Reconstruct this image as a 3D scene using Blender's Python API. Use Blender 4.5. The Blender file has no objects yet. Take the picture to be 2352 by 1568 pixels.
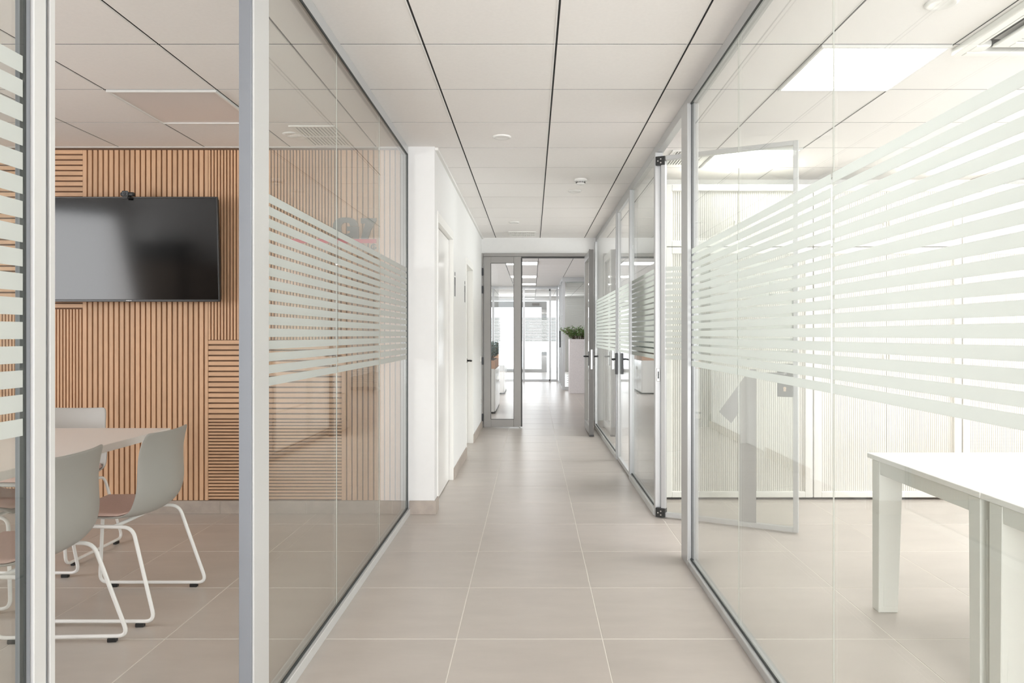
import bpy, bmesh, math, random
from mathutils import Vector, Matrix

random.seed(7)
S = bpy.context.scene
C = S.collection

# ------------------------------------------------------------------ camera, world, light, exposure
F_PX, VPX, VPY, EYE = 1655.0, 1222.0, 769.0, 1.25
CEIL = 2.564
cam_d = bpy.data.cameras.new('camera')
cam_d.sensor_width = 36.0
cam_d.lens = F_PX / 2352.0 * 36.0
cam_d.shift_x = (1176.0 - VPX) / 2352.0
cam_d.shift_y = (VPY - 784.0) / 2352.0
cam_d.clip_start = 0.02
cam = bpy.data.objects.new('camera', cam_d)
C.objects.link(cam)
cam.location = (0, 0, EYE)
cam.rotation_euler = (math.radians(90), 0, 0)
S.camera = cam

S.view_settings.view_transform = 'Standard'
S.view_settings.look = 'None'
S.view_settings.gamma = 1.0
S.view_settings.use_curve_mapping = False
S.view_settings.exposure = 0.52
S.cycles.use_denoising = True
S.cycles.max_bounces = 14
S.cycles.diffuse_bounces = 7
S.cycles.glossy_bounces = 6
S.cycles.transmission_bounces = 8
S.cycles.transparent_max_bounces = 40
S.cycles.sample_clamp_indirect = 6.0
S.cycles.caustics_reflective = False

W = bpy.data.worlds.new('sky'); S.world = W
W.use_nodes = True
W.node_tree.nodes['Background'].inputs[0].default_value = (0.86, 0.93, 1.0, 1)
W.node_tree.nodes['Background'].inputs[1].default_value = 2.0


def area(name, loc, aim, sx, sy, power, col):
    """area light standing in for window daylight; some of these windows are added"""
    d = bpy.data.lights.new(name, 'AREA')
    d.shape = 'RECTANGLE'; d.size = sx; d.size_y = sy; d.energy = power; d.color = col
    o = bpy.data.objects.new(name, d); C.objects.link(o)
    o.location = loc
    o.rotation_euler = Vector(aim).to_track_quat('-Z', 'Y').to_euler()
    return o


area('daylight_office', (5.16, 2.9, 1.62), (-1, 0, 0.08), 4.4, 1.55, 62, (0.985, 0.985, 1.0))
area('fill_entrance', (0.3, -5.4, 1.2), (0, 1, 0.14), 3.6, 2.0, 310, (0.965, 0.98, 1.0))  # unseen light added behind the camera, tilted up to brighten the ceiling
area('daylight_meeting', (-5.44, 1.45, 1.59), (1, 0, 0.16), 2.5, 1.4, 63, (1.0, 0.985, 0.975))
area('daylight_lobby', (-3.35, 14.6, 1.5), (1, 0, 0.05), 8.0, 1.9, 62, (0.93, 0.96, 1.0))
area('fill_next_office', (5.16, 8.0, 1.6), (-1, 0, 0.05), 2.6, 1.5, 105, (0.97, 0.98, 1.0))  # unseen window light, strength set to brighten the far corridor
area('daylight_porch', (0.0, 24.45, 1.35), (0, -1, 0), 3.0, 2.2, 45, (0.93, 0.96, 1.0))

# ------------------------------------------------------------------ materials
MAT = {}


def mat(name, col, rough=0.5, metal=0.0, var=0.0, scale=8.0, stretch=None, bump=0.0, spec=0.5, per_obj=0.0, emit=None):
    m = bpy.data.materials.new(name); m.use_nodes = True
    nt = m.node_tree; b = nt.nodes['Principled BSDF']
    b.inputs['Base Color'].default_value = (*col, 1)
    b.inputs['Roughness'].default_value = rough
    b.inputs['Metallic'].default_value = metal
    b.inputs['Specular IOR Level'].default_value = spec
    if emit:
        b.inputs['Emission Color'].default_value = (*emit[:3], 1)
        b.inputs['Emission Strength'].default_value = emit[3]
    if var or bump or per_obj:
        tc = nt.nodes.new('ShaderNodeTexCoord')
        mp = nt.nodes.new('ShaderNodeMapping')
        if stretch: mp.inputs['Scale'].default_value = stretch
        oi = nt.nodes.new('ShaderNodeObjectInfo')
        add = nt.nodes.new('ShaderNodeVectorMath'); add.operation = 'ADD'
        sc = nt.nodes.new('ShaderNodeVectorMath'); sc.operation = 'SCALE'; sc.inputs['Scale'].default_value = 1.0
        mul = nt.nodes.new('ShaderNodeMath'); mul.operation = 'MULTIPLY'; mul.inputs[1].default_value = 37.0
        nt.links.new(oi.outputs['Random'], mul.inputs[0])
        nt.links.new(tc.outputs['Object'], add.inputs[0]); nt.links.new(mul.outputs[0], add.inputs[1])
        nt.links.new(add.outputs[0], mp.inputs['Vector'])
        nz = nt.nodes.new('ShaderNodeTexNoise'); nz.inputs['Scale'].default_value = scale
        nz.inputs['Detail'].default_value = 5; nz.inputs['Roughness'].default_value = 0.6
        nt.links.new(mp.outputs[0], nz.inputs['Vector'])
        hsv = nt.nodes.new('ShaderNodeHueSaturation'); hsv.inputs['Color'].default_value = (*col, 1)
        mr = nt.nodes.new('ShaderNodeMapRange')
        mr.inputs['From Min'].default_value = 0.25; mr.inputs['From Max'].default_value = 0.75
        mr.inputs['To Min'].default_value = 1 - var; mr.inputs['To Max'].default_value = 1 + var
        nt.links.new(nz.outputs['Fac'], mr.inputs['Value'])
        mr2 = nt.nodes.new('ShaderNodeMapRange')
        mr2.inputs['To Min'].default_value = 1 - per_obj; mr2.inputs['To Max'].default_value = 1 + per_obj
        nt.links.new(oi.outputs['Random'], mr2.inputs['Value'])
        mm = nt.nodes.new('ShaderNodeMath'); mm.operation = 'MULTIPLY'
        nt.links.new(mr.outputs[0], mm.inputs[0]); nt.links.new(mr2.outputs[0], mm.inputs[1])
        nt.links.new(mm.outputs[0], hsv.inputs['Value'])
        nt.links.new(hsv.outputs[0], b.inputs['Base Color'])
        if bump:
            bp = nt.nodes.new('ShaderNodeBump'); bp.inputs['Strength'].default_value = bump; bp.inputs['Distance'].default_value = 0.002
            nt.links.new(nz.outputs['Fac'], bp.inputs['Height']); nt.links.new(bp.outputs[0], b.inputs['Normal'])
    MAT[name] = m
    return m


def glass_mat(name, tint, f0=0.04):
    m = bpy.data.materials.new(name); m.use_nodes = True
    nt = m.node_tree; nt.nodes.clear()
    out = nt.nodes.new('ShaderNodeOutputMaterial')
    tr = nt.nodes.new('ShaderNodeBsdfTransparent'); tr.inputs[0].default_value = (*tint, 1)
    gl = nt.nodes.new('ShaderNodeBsdfGlossy'); gl.inputs['Roughness'].default_value = 0.0
    gl.inputs['Color'].default_value = (1, 1, 1, 1)
    mix = nt.nodes.new('ShaderNodeMixShader')
    ge = nt.nodes.new('ShaderNodeNewGeometry')
    dt = nt.nodes.new('ShaderNodeVectorMath'); dt.operation = 'DOT_PRODUCT'
    nt.links.new(ge.outputs['Incoming'], dt.inputs[0]); nt.links.new(ge.outputs['Normal'], dt.inputs[1])
    ab = nt.nodes.new('ShaderNodeMath'); ab.operation = 'ABSOLUTE'; nt.links.new(dt.outputs['Value'], ab.inputs[0])
    su = nt.nodes.new('ShaderNodeMath'); su.operation = 'SUBTRACT'; su.inputs[0].default_value = 1.0; nt.links.new(ab.outputs[0], su.inputs[1])
    pw = nt.nodes.new('ShaderNodeMath'); pw.operation = 'POWER'; pw.inputs[1].default_value = 5.0; nt.links.new(su.outputs[0], pw.inputs[0])
    ma = nt.nodes.new('ShaderNodeMath'); ma.operation = 'MULTIPLY_ADD'; ma.inputs[1].default_value = 1 - f0; ma.inputs[2].default_value = f0
    nt.links.new(pw.outputs[0], ma.inputs[0])
    nt.links.new(ma.outputs[0], mix.inputs[0]); nt.links.new(tr.outputs[0], mix.inputs[1]); nt.links.new(gl.outputs[0], mix.inputs[2])
    nt.links.new(mix.outputs[0], out.inputs[0])
    MAT[name] = m


def film_mat(name, col):
    m = bpy.data.materials.new(name); m.use_nodes = True
    nt = m.node_tree; nt.nodes.clear()
    out = nt.nodes.new('ShaderNodeOutputMaterial')
    d = nt.nodes.new('ShaderNodeBsdfDiffuse'); d.inputs[0].default_value = (*col, 1)
    t = nt.nodes.new('ShaderNodeBsdfTranslucent'); t.inputs[0].default_value = (*col, 1)
    mix = nt.nodes.new('ShaderNodeMixShader'); mix.inputs[0].default_value = 0.66
    nt.links.new(d.outputs[0], mix.inputs[1]); nt.links.new(t.outputs[0], mix.inputs[2])
    nt.links.new(mix.outputs[0], out.inputs[0])
    MAT[name] = m


mat('tile_floor', (0.505, 0.458, 0.418), 0.32, var=0.06, scale=3.0, stretch=(1.0, 3.0, 1.0), per_obj=0.025, spec=0.45)
mat('grout', (0.78, 0.74, 0.68), 0.8)
mat('tile_base', (0.40, 0.345, 0.30), 0.45, var=0.12, scale=14.0, per_obj=0.03)
mat('ceiling_board', (0.87, 0.845, 0.825), 0.9, var=0.02, scale=60.0, bump=0.15, per_obj=0.01)
mat('gap_shade', (0.02, 0.02, 0.02), 0.9)  # near-black slab just above the boards, stands in for shade in their gaps
mat('rail_white', (0.78, 0.77, 0.75), 0.5)
mat('plaster', (0.79, 0.785, 0.775), 0.85, var=0.012, scale=20.0)
mat('white_lacquer', (0.86, 0.85, 0.83), 0.18)
mat('white_paint', (0.84, 0.83, 0.80), 0.45)
mat('aluminium', (0.52, 0.525, 0.525), 0.38, metal=0.35, var=0.02, scale=30.0, stretch=(1, 1, 0.05))
mat('aluminium_dark', (0.25, 0.265, 0.29), 0.4, metal=0.3)
mat('aluminium_light', (0.59, 0.59, 0.58), 0.42, metal=0.2)
mat('gasket', (0.035, 0.04, 0.04), 0.6)
mat('glass_edge', (0.30, 0.36, 0.34), 0.3)
mat('silicone', (0.72, 0.72, 0.68), 0.35)
mat('door_grey', (0.30, 0.285, 0.27), 0.42, metal=0.1, var=0.02, scale=20.0)
mat('door_grey_shaded', (0.15, 0.142, 0.135), 0.45, metal=0.1)  # door grey darkened, puts shade into the colour of the open leaf's edge
mat('door_dark', (0.05, 0.047, 0.045), 0.5)
mat('black_plastic', (0.02, 0.02, 0.02), 0.4)
mat('black_metal', (0.03, 0.03, 0.032), 0.35, metal=0.5)
mat('steel', (0.70, 0.69, 0.67), 0.3, metal=0.9)
mat('number_film', (0.33, 0.325, 0.315), 0.6)
mat('lock_glass', (0.26, 0.26, 0.25), 0.3)
mat('wood_slat', (0.66, 0.415, 0.255), 0.55, var=0.10, scale=9.0, stretch=(6, 6, 1.0), per_obj=0.06)
mat('wood_slat_cross', (0.66, 0.415, 0.255), 0.55, var=0.10, scale=9.0, stretch=(1.0, 6, 6), per_obj=0.06)
mat('wood_back', (0.19, 0.105, 0.06), 0.8)
mat('screen', (0.006, 0.006, 0.006), 0.10, spec=0.4)
mat('bezel', (0.025, 0.025, 0.025), 0.35)
mat('logo_silver', (0.8, 0.8, 0.8), 0.3)
mat('lens', (0.10, 0.11, 0.12), 0.05)
mat('shell', (0.385, 0.37, 0.345), 0.42, spec=0.4)
mat('seat_cloth', (0.60, 0.43, 0.375), 0.95, var=0.05, scale=120.0, bump=0.2)
mat('white_steel', (0.85, 0.84, 0.82), 0.3)
mat('table_white', (0.82, 0.78, 0.745), 0.35)
mat('desk_white', (0.80, 0.79, 0.77), 0.35)
mat('desk_edge', (0.70, 0.70, 0.66), 0.4)
mat('cabinet_cream', (0.77, 0.755, 0.72), 0.4)
mat('tambour_cream', (0.71, 0.69, 0.645), 0.5)
mat('light_on', (1, 1, 1), 0.5, emit=(1.0, 0.99, 0.985, 9.5))
mat('light_off', (0.80, 0.75, 0.73), 0.25)
mat('logo_grey', (0.13, 0.145, 0.145), 0.5)
mat('logo_red', (0.62, 0.045, 0.075), 0.45)
mat('planter_stone', (0.74, 0.70, 0.70), 0.7, var=0.10, scale=70.0)
mat('planter_wood', (0.60, 0.36, 0.24), 0.6, var=0.08, scale=10.0)
mat('soil', (0.06, 0.045, 0.035), 0.95)
mat('leaf_green', (0.10, 0.20, 0.05), 0.55, var=0.5, scale=16.0)
mat('leaf_grey', (0.13, 0.20, 0.19), 0.55, var=0.4, scale=16.0)
mat('stem', (0.16, 0.12, 0.07), 0.8)
mat('brown_board', (0.10, 0.055, 0.025), 0.5)
mat('charcoal', (0.02, 0.02, 0.02), 0.6)
mat('blind_white', (0.80, 0.81, 0.80), 0.6)
mat('vent_dark', (0.22, 0.22, 0.21), 0.7)
mat('slot_dark', (0.05, 0.05, 0.047), 0.8)
mat('brass', (0.75, 0.62, 0.50), 0.3, metal=0.7)
glass_mat('glass', (0.955, 0.968, 0.955))
glass_mat('glass_clear', (0.97, 0.975, 0.97))
film_mat('frost', (0.79, 0.81, 0.79))

# ------------------------------------------------------------------ helpers
CACHE = {}


def world_off(p):
    v = Vector((0, 0, 0))
    while p is not None:
        v += p.location; p = p.parent
    return v


def link(name, me, parent=None, loc=(0, 0, 0)):
    o = bpy.data.objects.new(name, me); C.objects.link(o)
    o.location = loc
    if parent is not None: o.parent = parent
    return o


def tag(o, label=None, cat=None, group=None, kind=None):
    if label: o['label'] = label
    if cat: o['category'] = cat
    if group: o['group'] = group
    if kind: o['kind'] = kind
    return o


def thing(name, loc, label, cat, group=None, kind=None):
    o = bpy.data.objects.new(name, None); C.objects.link(o)
    o.location = loc; o.empty_display_size = 0.1
    return tag(o, label, cat, group, kind)


def add_box(bm, b, bev=0.0, seg=1):
    x0, x1, y0, y1, z0, z1 = b
    r = bmesh.ops.create_cube(bm, size=1.0)
    vs = r['verts']
    for v in vs:
        v.co = Vector(((x0 + x1) / 2 + v.co.x * (x1 - x0), (y0 + y1) / 2 + v.co.y * (y1 - y0), (z0 + z1) / 2 + v.co.z * (z1 - z0)))
    if bev:
        es = list({e for v in vs for e in v.link_edges})
        bmesh.ops.bevel(bm, geom=es, offset=bev, segments=seg, profile=0.5, affect='EDGES')


def to_mesh(bm, m, smooth=False, name='mesh'):
    me = bpy.data.meshes.new(name)
    bmesh.ops.recalc_face_normals(bm, faces=bm.faces)
    bm.to_mesh(me); bm.free()
    me.materials.append(MAT[m] if isinstance(m, str) else m)
    if smooth:
        for p in me.polygons: p.use_smooth = True
    return me


def box(name, b, m, parent=None, bev=0.0, seg=1):
    """box given in world coordinates (parent chain unrotated while building)"""
    x0, x1, y0, y1, z0, z1 = b
    key = (round(x1 - x0, 5), round(y1 - y0, 5), round(z1 - z0, 5), m, bev, seg)
    if key not in CACHE:
        bm = bmesh.new()
        hx, hy, hz = (x1 - x0) / 2, (y1 - y0) / 2, (z1 - z0) / 2
        add_box(bm, (-hx, hx, -hy, hy, -hz, hz), bev, seg)
        CACHE[key] = to_mesh(bm, m, name=name)
    c = Vector(((x0 + x1) / 2, (y0 + y1) / 2, (z0 + z1) / 2))
    return link(name, CACHE[key], parent, c - world_off(parent))


def boxes(name, bs, m, parent=None, bev=0.0, seg=1):
    off = world_off(parent)
    xs = [b for b in bs]
    c = Vector((sum((b[0] + b[1]) / 2 for b in xs) / len(xs), sum((b[2] + b[3]) / 2 for b in xs) / len(xs), min(b[4] for b in xs)))
    bm = bmesh.new()
    for b in bs:
        add_box(bm, (b[0] - c.x, b[1] - c.x, b[2] - c.y, b[3] - c.y, b[4] - c.z, b[5] - c.z), bev, seg)
    return link(name, to_mesh(bm, m, name=name), parent, c - off)


def frame(name, axis, a0, a1, z0, z1, d0, d1, w, m, parent, bev=0.0, wb=None, wt=None):
    """rectangular frame; axis 'x' or 'y' is its width direction, d its depth direction"""
    wb = w if wb is None else wb; wt = w if wt is None else wt
    rects = [(a0, a0 + w, z0, z1), (a1 - w, a1, z0, z1), (a0 + w, a1 - w, z0, z0 + wb), (a0 + w, a1 - w, z1 - wt, z1)]
    bs = [(r[0], r[1], d0, d1, r[2], r[3]) if axis == 'x' else (d0, d1, r[0], r[1], r[2], r[3]) for r in rects]
    return boxes(name, bs, m, parent, bev)


def cyl(name, c, r, h, m, parent=None, axis='z', seg=20, r2=None, smooth=True):
    bm = bmesh.new()
    bmesh.ops.create_cone(bm, cap_ends=True, segments=seg, radius1=r, radius2=r if r2 is None else r2, depth=h)
    if axis == 'x': bmesh.ops.rotate(bm, verts=bm.verts, matrix=Matrix.Rotation(math.pi / 2, 3, 'Y'))
    if axis == 'y': bmesh.ops.rotate(bm, verts=bm.verts, matrix=Matrix.Rotation(math.pi / 2, 3, 'X'))
    me = to_mesh(bm, m, name=name)
    for p in me.polygons: p.use_smooth = smooth and len(p.vertices) == 4
    return link(name, me, parent, Vector(c) - world_off(parent))


def lathe(name, prof, m, parent=None, loc=(0, 0, 0), seg=24):
    bm = bmesh.new(); rings = []
    for r, z in prof:
        rings.append([bm.verts.new((r * math.cos(2 * math.pi * i / seg), r * math.sin(2 * math.pi * i / seg), z)) for i in range(seg)])
    for a, b in zip(rings, rings[1:]):
        for i in range(seg):
            bm.faces.new((a[i], a[(i + 1) % seg], b[(i + 1) % seg], b[i]))
    bm.faces.new(rings[0]); bm.faces.new(rings[-1])
    return link(name, to_mesh(bm, m, True, name), parent, Vector(loc) - world_off(parent))


def fillet(pts, r, closed, n=6):
    out = []; N = len(pts)
    for i, p in enumerate(pts):
        p = Vector(p)
        if not closed and i in (0, N - 1): out.append(p); continue
        a = Vector(pts[i - 1]); b = Vector(pts[(i + 1) % N])
        da, db = (a - p), (b - p)
        q = min(r, da.length * 0.45, db.length * 0.45)
        A, B = p + da.normalized() * q, p + db.normalized() * q
        for k in range(n + 1):
            t = k / n
            out.append((1 - t) ** 2 * A + 2 * t * (1 - t) * p + t * t * B)
    return out


def add_tube(bm, pts, r, closed=False, seg=8):
    N = len(pts); rings = []
    up = Vector((0.31, 0.52, 0.79)); prev = None
    for i in range(N):
        a = pts[i - 1] if (closed or i > 0) else pts[i]
        b = pts[(i + 1) % N] if (closed or i < N - 1) else pts[i]
        t = (b - a).normalized()
        n = (up - t * up.dot(t)).normalized() if prev is None else (prev - t * prev.dot(t)).normalized()
        prev = n; bn = t.cross(n)
        rings.append([bm.verts.new(pts[i] + r * (math.cos(2 * math.pi * k / seg) * n + math.sin(2 * math.pi * k / seg) * bn)) for k in range(seg)])
    last = N if closed else N - 1
    for i in range(last):
        A, B = rings[i], rings[(i + 1) % N]
        sh = 0
        if closed and i == N - 1:
            sh = min(range(seg), key=lambda s: (A[0].co - B[s].co).length)
        for k in range(seg):
            bm.faces.new((A[k], A[(k + 1) % seg], B[(k + 1 + sh) % seg], B[(k + sh) % seg]))
    if not closed:
        bm.faces.new(rings[0]); bm.faces.new(rings[-1])


def tube(name, pts, r, m, parent=None, closed=False, fr=0.0, seg=8):
    pts = [Vector(p) for p in pts]
    if fr: pts = fillet(pts, fr, closed)
    off = world_off(parent)
    bm = bmesh.new(); add_tube(bm, [p - off for p in pts], r, closed, seg)
    return link(name, to_mesh(bm, m, True, name), parent)


def prism(name, poly, thick, m, parent, place):
    """flat polygon (u,v) given a thickness; place(u, v, d) -> local point"""
    bm = bmesh.new()
    lo = [bm.verts.new(place(u, v, 0.0)) for u, v in poly]
    hi = [bm.verts.new(place(u, v, thick)) for u, v in poly]
    n = len(poly)
    bm.faces.new(lo); bm.faces.new(hi); bm.normal_update()
    for i in range(n): bm.faces.new((lo[i], lo[(i + 1) % n], hi[(i + 1) % n], hi[i]))
    bmesh.ops.triangulate(bm, faces=[f for f in bm.faces if len(f.verts) > 4])
    return link(name, to_mesh(bm, m, name=name), parent)


def text_mesh(name, s, size, depth, m, bold=0.0):
    cu = bpy.data.curves.new(name, 'FONT'); cu.body = s; cu.size = size; cu.extrude = depth; cu.offset = bold
    cu.align_x = 'LEFT'
    o = bpy.data.objects.new(name, cu); C.objects.link(o)
    dg = bpy.context.evaluated_depsgraph_get()
    me = bpy.data.meshes.new_from_object(o.evaluated_get(dg))
    bpy.data.objects.remove(o)
    me.materials.clear(); me.materials.append(MAT[m])
    return me


def on_screen(x0, x1, y0, y1, z):
    """projected area (target pixels) of a horizontal rectangle, clipped roughly to the frame"""
    y0 = max(y0, 0.4)
    if y1 <= y0: return 0.0
    xs, ys = [], []
    for x in (x0, x1):
        for y in (y0, y1):
            xs.append(VPX + F_PX * x / y); ys.append(VPY - F_PX * (z - EYE) / y)
    w = min(max(xs), 2352) - max(min(xs), 0); h = min(max(ys), 1568) - max(min(ys), 0)
    return w * h if w > 0 and h > 0 else 0.0


# ------------------------------------------------------------------ the setting: floor
XL, XR, Y0, Y1 = -5.5, 5.3, -5.5, 24.7
floor = tag(box('floor', (XL - .2, XR + .2, Y0 - .2, Y1 + 3, -0.15, -0.0012), 'grout'), 'warm grey square porcelain tiled floor running through corridor and rooms', 'floor', kind='structure')


def grid_edges(phase, lo, hi):
    k = math.ceil((lo - phase) / 0.6)
    e = [lo]
    while phase + 0.6 * k < hi:
        if phase + 0.6 * k > lo + 0.02: e.append(phase + 0.6 * k)
        k += 1
    return e + [hi]


ft = []
ex, ey = grid_edges(-0.31, XL, XR), grid_edges(2.964, Y0, Y1)
for a, b in zip(ex, ex[1:]):
    for c, d in zip(ey, ey[1:]):
        ft.append((on_screen(a, b, c, d, 0), a, b, c, d))
ft.sort(reverse=True)
rest = []
for i, (s, a, b, c, d) in enumerate(ft):
    q = (a + .0019, b - .0019, c + .0026, d - .0026, -0.010, 0.0)
    if i < 290 and s > 60: box('floor_tile', q, 'tile_floor', floor, 0.0012)
    else: rest.append(q)
tag(boxes('floor_tile_field', rest, 'tile_floor', floor), kind='stuff')

# ------------------------------------------------------------------ the setting: ceiling
ceiling = tag(box('ceiling', (XL - .2, XR + .2, Y0 - .2, Y1 + .2, CEIL + 0.0016, CEIL + 0.14), 'gap_shade'), 'suspended ceiling of off-white mineral boards with dark shadow gaps', 'ceiling', kind='structure')
LIGHTS_ON = [(1.31, 3.26), (1.31, 5.06), (3.11, 5.06), (1.31, 1.46), (3.11, 3.26), (3.11, 1.46), (1.91, 7.46), (-0.49, 12.86), (-0.49, 15.86), (-0.49, 18.26)]
LIGHTS_OFF = [(-2.29, 3.86)]
skip = {(round(x, 2), round(y, 2)) for x, y in LIGHTS_ON + LIGHTS_OFF}
ct = []
ex, ey = grid_edges(-0.49, XL, XR), grid_edges(3.26, Y0, Y1)
for a, b in zip(ex, ex[1:]):
    for c, d in zip(ey, ey[1:]):
        if (round(a, 2), round(c, 2)) in skip: continue
        ct.append((on_screen(a, b, c, d, CEIL), a, b, c, d))
ct.sort(reverse=True)


def tile_parts(a, b, c, d):
    return [(a + .0045, b - .0045, c + .0042, d - .0042, CEIL, CEIL + .0014)]


rest = []
for i, (s, a, b, c, d) in enumerate(ct):
    q = tile_parts(a, b, c, d)[0]
    if i < 290 and s > 60: box('ceiling_tile', q, 'ceiling_board', ceiling)
    else: rest.append(q)
tag(boxes('ceiling_tile_field', rest, 'ceiling_board', ceiling), kind='stuff')
for x in grid_edges(-0.49, -3.2, 3.4)[1:-1]:
    box('ceiling_rail', (x - .0105, x - .0075, 0.5, 19.4, CEIL - .0015, CEIL + .0005), 'rail_white', ceiling)

# ------------------------------------------------------------------ glazed partitions
ZB0, PITCH, SH, NS = 1.082, 0.0403, 0.0285, 16      # frosted band


def stripes(pane, fixed, face, a0, a1, axis):
    """one frosted strip after the other on a pane; fixed is the plane the film lies on"""
    for k in range(NS):
        z = ZB0 + k * PITCH
        if axis == 'y': box('frosted_stripe', (fixed, fixed + face, a0, a1, z, z + SH), 'frost', pane)
        else: box('frosted_stripe', (a0, a1, fixed, fixed + face, z, z + SH), 'frost', pane)


def pane_y(parent, gx, y0, y1, z0, z1, side):
    p = box('glass_pane', (gx - .005, gx + .005, y0, y1, z0, z1), 'glass', parent)
    stripes(p, gx + side * .005 if side > 0 else gx - .006, .001, y0 + .004, y1 - .004, 'y')
    return p


# left partition (meeting room)
GL = -0.874
wl = thing('wall_left', (-0.88, 2.6, 0), 'glazed partition of the meeting room with frosted stripes and aluminium frame', 'glass wall', kind='structure')
XA, XB = -0.91, -0.848
box('floor_track', (XA, XB, 2.325, 5.03, 0, .042), 'aluminium_light', wl, .002)
box('ceiling_track', (XA, -0.864, 0.2, 5.03, CEIL - .058, CEIL - .001), 'aluminium', wl, .002)
box('floor_track', (XA, XB, 0.2, 1.21, 0, .042), 'aluminium_light', wl, .002)
box('end_post', (XA, -0.862, 5.005, 5.03, .042, CEIL - .058), 'aluminium', wl, .002)
# broad post at the doorway: jamb profile and cover profile
box('post', (-0.890, -0.852, 2.186, 2.196, 0, CEIL - .058), 'aluminium_dark', wl, .002)
box('post', (-0.890, -0.848, 2.197, 2.324, 0, CEIL - .058), 'aluminium_light', wl, .002)
# near post on the other side of the doorway, in stepped profiles
box('post', (-0.869, -0.853, 1.2105, 1.2257, 0, CEIL - .058), 'aluminium_dark', wl, .001)
box('post', (-0.869, -0.847, 1.2257, 1.2564, 0, CEIL - .058), 'aluminium_light', wl, .001)
box('post', (-0.869, -0.853, 1.2564, 1.2678, 0, CEIL - .058), 'aluminium_dark', wl, .001)
box('post', (-0.869, -0.848, 1.2678, 1.282, 0, CEIL - .058), 'aluminium_light', wl, .001)
GLN = -0.8555
box('gasket', (GLN - .002, GLN + .006, 1.2062, 1.2104, .042, CEIL - .058), 'gasket', wl)
ly = [2.326, 3.222, 4.12, 5.003]
for a, b in zip(ly, ly[1:]): pane_y(wl, GL, a + .002, b - .002, .043, CEIL - .059, 1)
for y in ly[1:-1]: box('silicone_joint', (GL - .0015, GL + .0015, y - .0015, y + .0015, .043, CEIL - .059), 'silicone', wl)
pane_y(wl, GLN, 0.22, 1.206, .043, CEIL - .059, 1)
box('gasket', (GL + .006, GL + .012, 2.326, 5.004, .042, .052), 'gasket', wl)
box('gasket', (GL + .006, GL + .012, 2.326, 5.004, CEIL - .067, CEIL - .058), 'gasket', wl)
box('gasket', (GL + .006, GL + .012, 4.996, 5.005, .042, CEIL - .058), 'gasket', wl)
box('gasket', (GL + .006, GL + .012, 0.22, 1.2, CEIL - .067, CEIL - .058), 'gasket', wl)

# right partition (offices)
GR = 0.868
wr = thing('wall_right', (0.87, 5, 0), 'long glazed partition of the offices with frosted stripes and slim aluminium posts', 'glass wall', kind='structure')
RA, RB = 0.84, 0.895
box('floor_track', (RA, RB, 0.2, 3.9, 0, .034), 'aluminium', wr, .002)
box('floor_track', (RA, RB, 5.005, 6.22, 0, .05), 'aluminium_light', wr, .002)
box('floor_track', (RA, RB, 7.27, 9.74, 0, .05), 'aluminium_light', wr, .002)
box('ceiling_track', (0.860, RB + .012, 0.2, 9.74, CEIL - .058, CEIL - .001), 'aluminium', wr, .002)
box('post', (0.840, 0.90, 3.9, 4.055, 0, CEIL - .058), 'aluminium', wr, .003)
box('post', (0.846, 0.90, 4.955, 5.005, 0, CEIL - .058), 'aluminium', wr, .003)
box('post', (0.842, 0.90, 6.22, 6.275, 0, CEIL - .058), 'aluminium', wr, .003)
box('post', (0.842, 0.90, 7.215, 7.27, 0, CEIL - .058), 'aluminium', wr, .003)
box('post', (0.846, 0.90, 9.69, 9.745, 0, CEIL - .058), 'aluminium', wr, .003)
ry = [0.22, 1.12, 2.073, 3.024, 3.895]
for a, b in zip(ry, ry[1:]): pane_y(wr, GR, a + .002, b - .002, 0.035, CEIL - .059, -1)
for y in ry[1:-1]: box('silicone_joint', (GR - .0015, GR + .0015, y - .0015, y + .0015, 0.035, CEIL - .059), 'silicone', wr)
box('gasket', (GR - .006, GR + .006, 3.889, 3.8995, .034, CEIL - .058), 'gasket', wr)
box('gasket', (GR - .011, GR - .006, 0.22, 3.9, .034, .042), 'gasket', wr)
box('gasket', (GR - .011, GR - .006, 0.22, 3.9, CEIL - .066, CEIL - .058), 'gasket', wr)
for a, b in ((5.008, 6.217), (7.273, 9.687)):
    pane_y(wr, GR, a, b, .051, CEIL - .059, -1)
    box('gasket', (GR - .011, GR - .006, a, b, .05, .058), 'gasket', wr)
    box('gasket', (GR - .011, GR - .006, a, a + .008, .05, CEIL - .058), 'gasket', wr)

# closed glass door further down the corridor
d2 = thing('door_1', (0.87, 6.75, 0), 'closed narrow-framed glass office door with black lever handle in the right partition', 'door', kind='structure')
frame('leaf_frame', 'y', 6.28, 7.21, .006, CEIL - .062, .852, .888, .038, 'aluminium', d2, .002)
GD = .87
pp = box('glass_pane', (GD - .004, GD + .004, 6.316, 7.174, .042, CEIL - .098), 'glass', d2)
stripes(pp, GD - .0055, .001, 6.32, 7.17, 'y')
box('lock_body', (.826, .852, 7.135, 7.185, .86, 1.07), 'black_plastic', d2, .004, 2)
box('lock_body', (.888, .912, 7.135, 7.185, .86, 1.07), 'black_plastic', d2, .004, 2)
for sx in (-1, 1):
    xw = .852 if sx < 0 else .888
    tube('handle', [(xw, 7.16, 1.01), (xw + sx * .055, 7.16, 1.01), (xw + sx * .06, 7.04, 1.008)], .010, 'black_plastic', d2, fr=.02)

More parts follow.
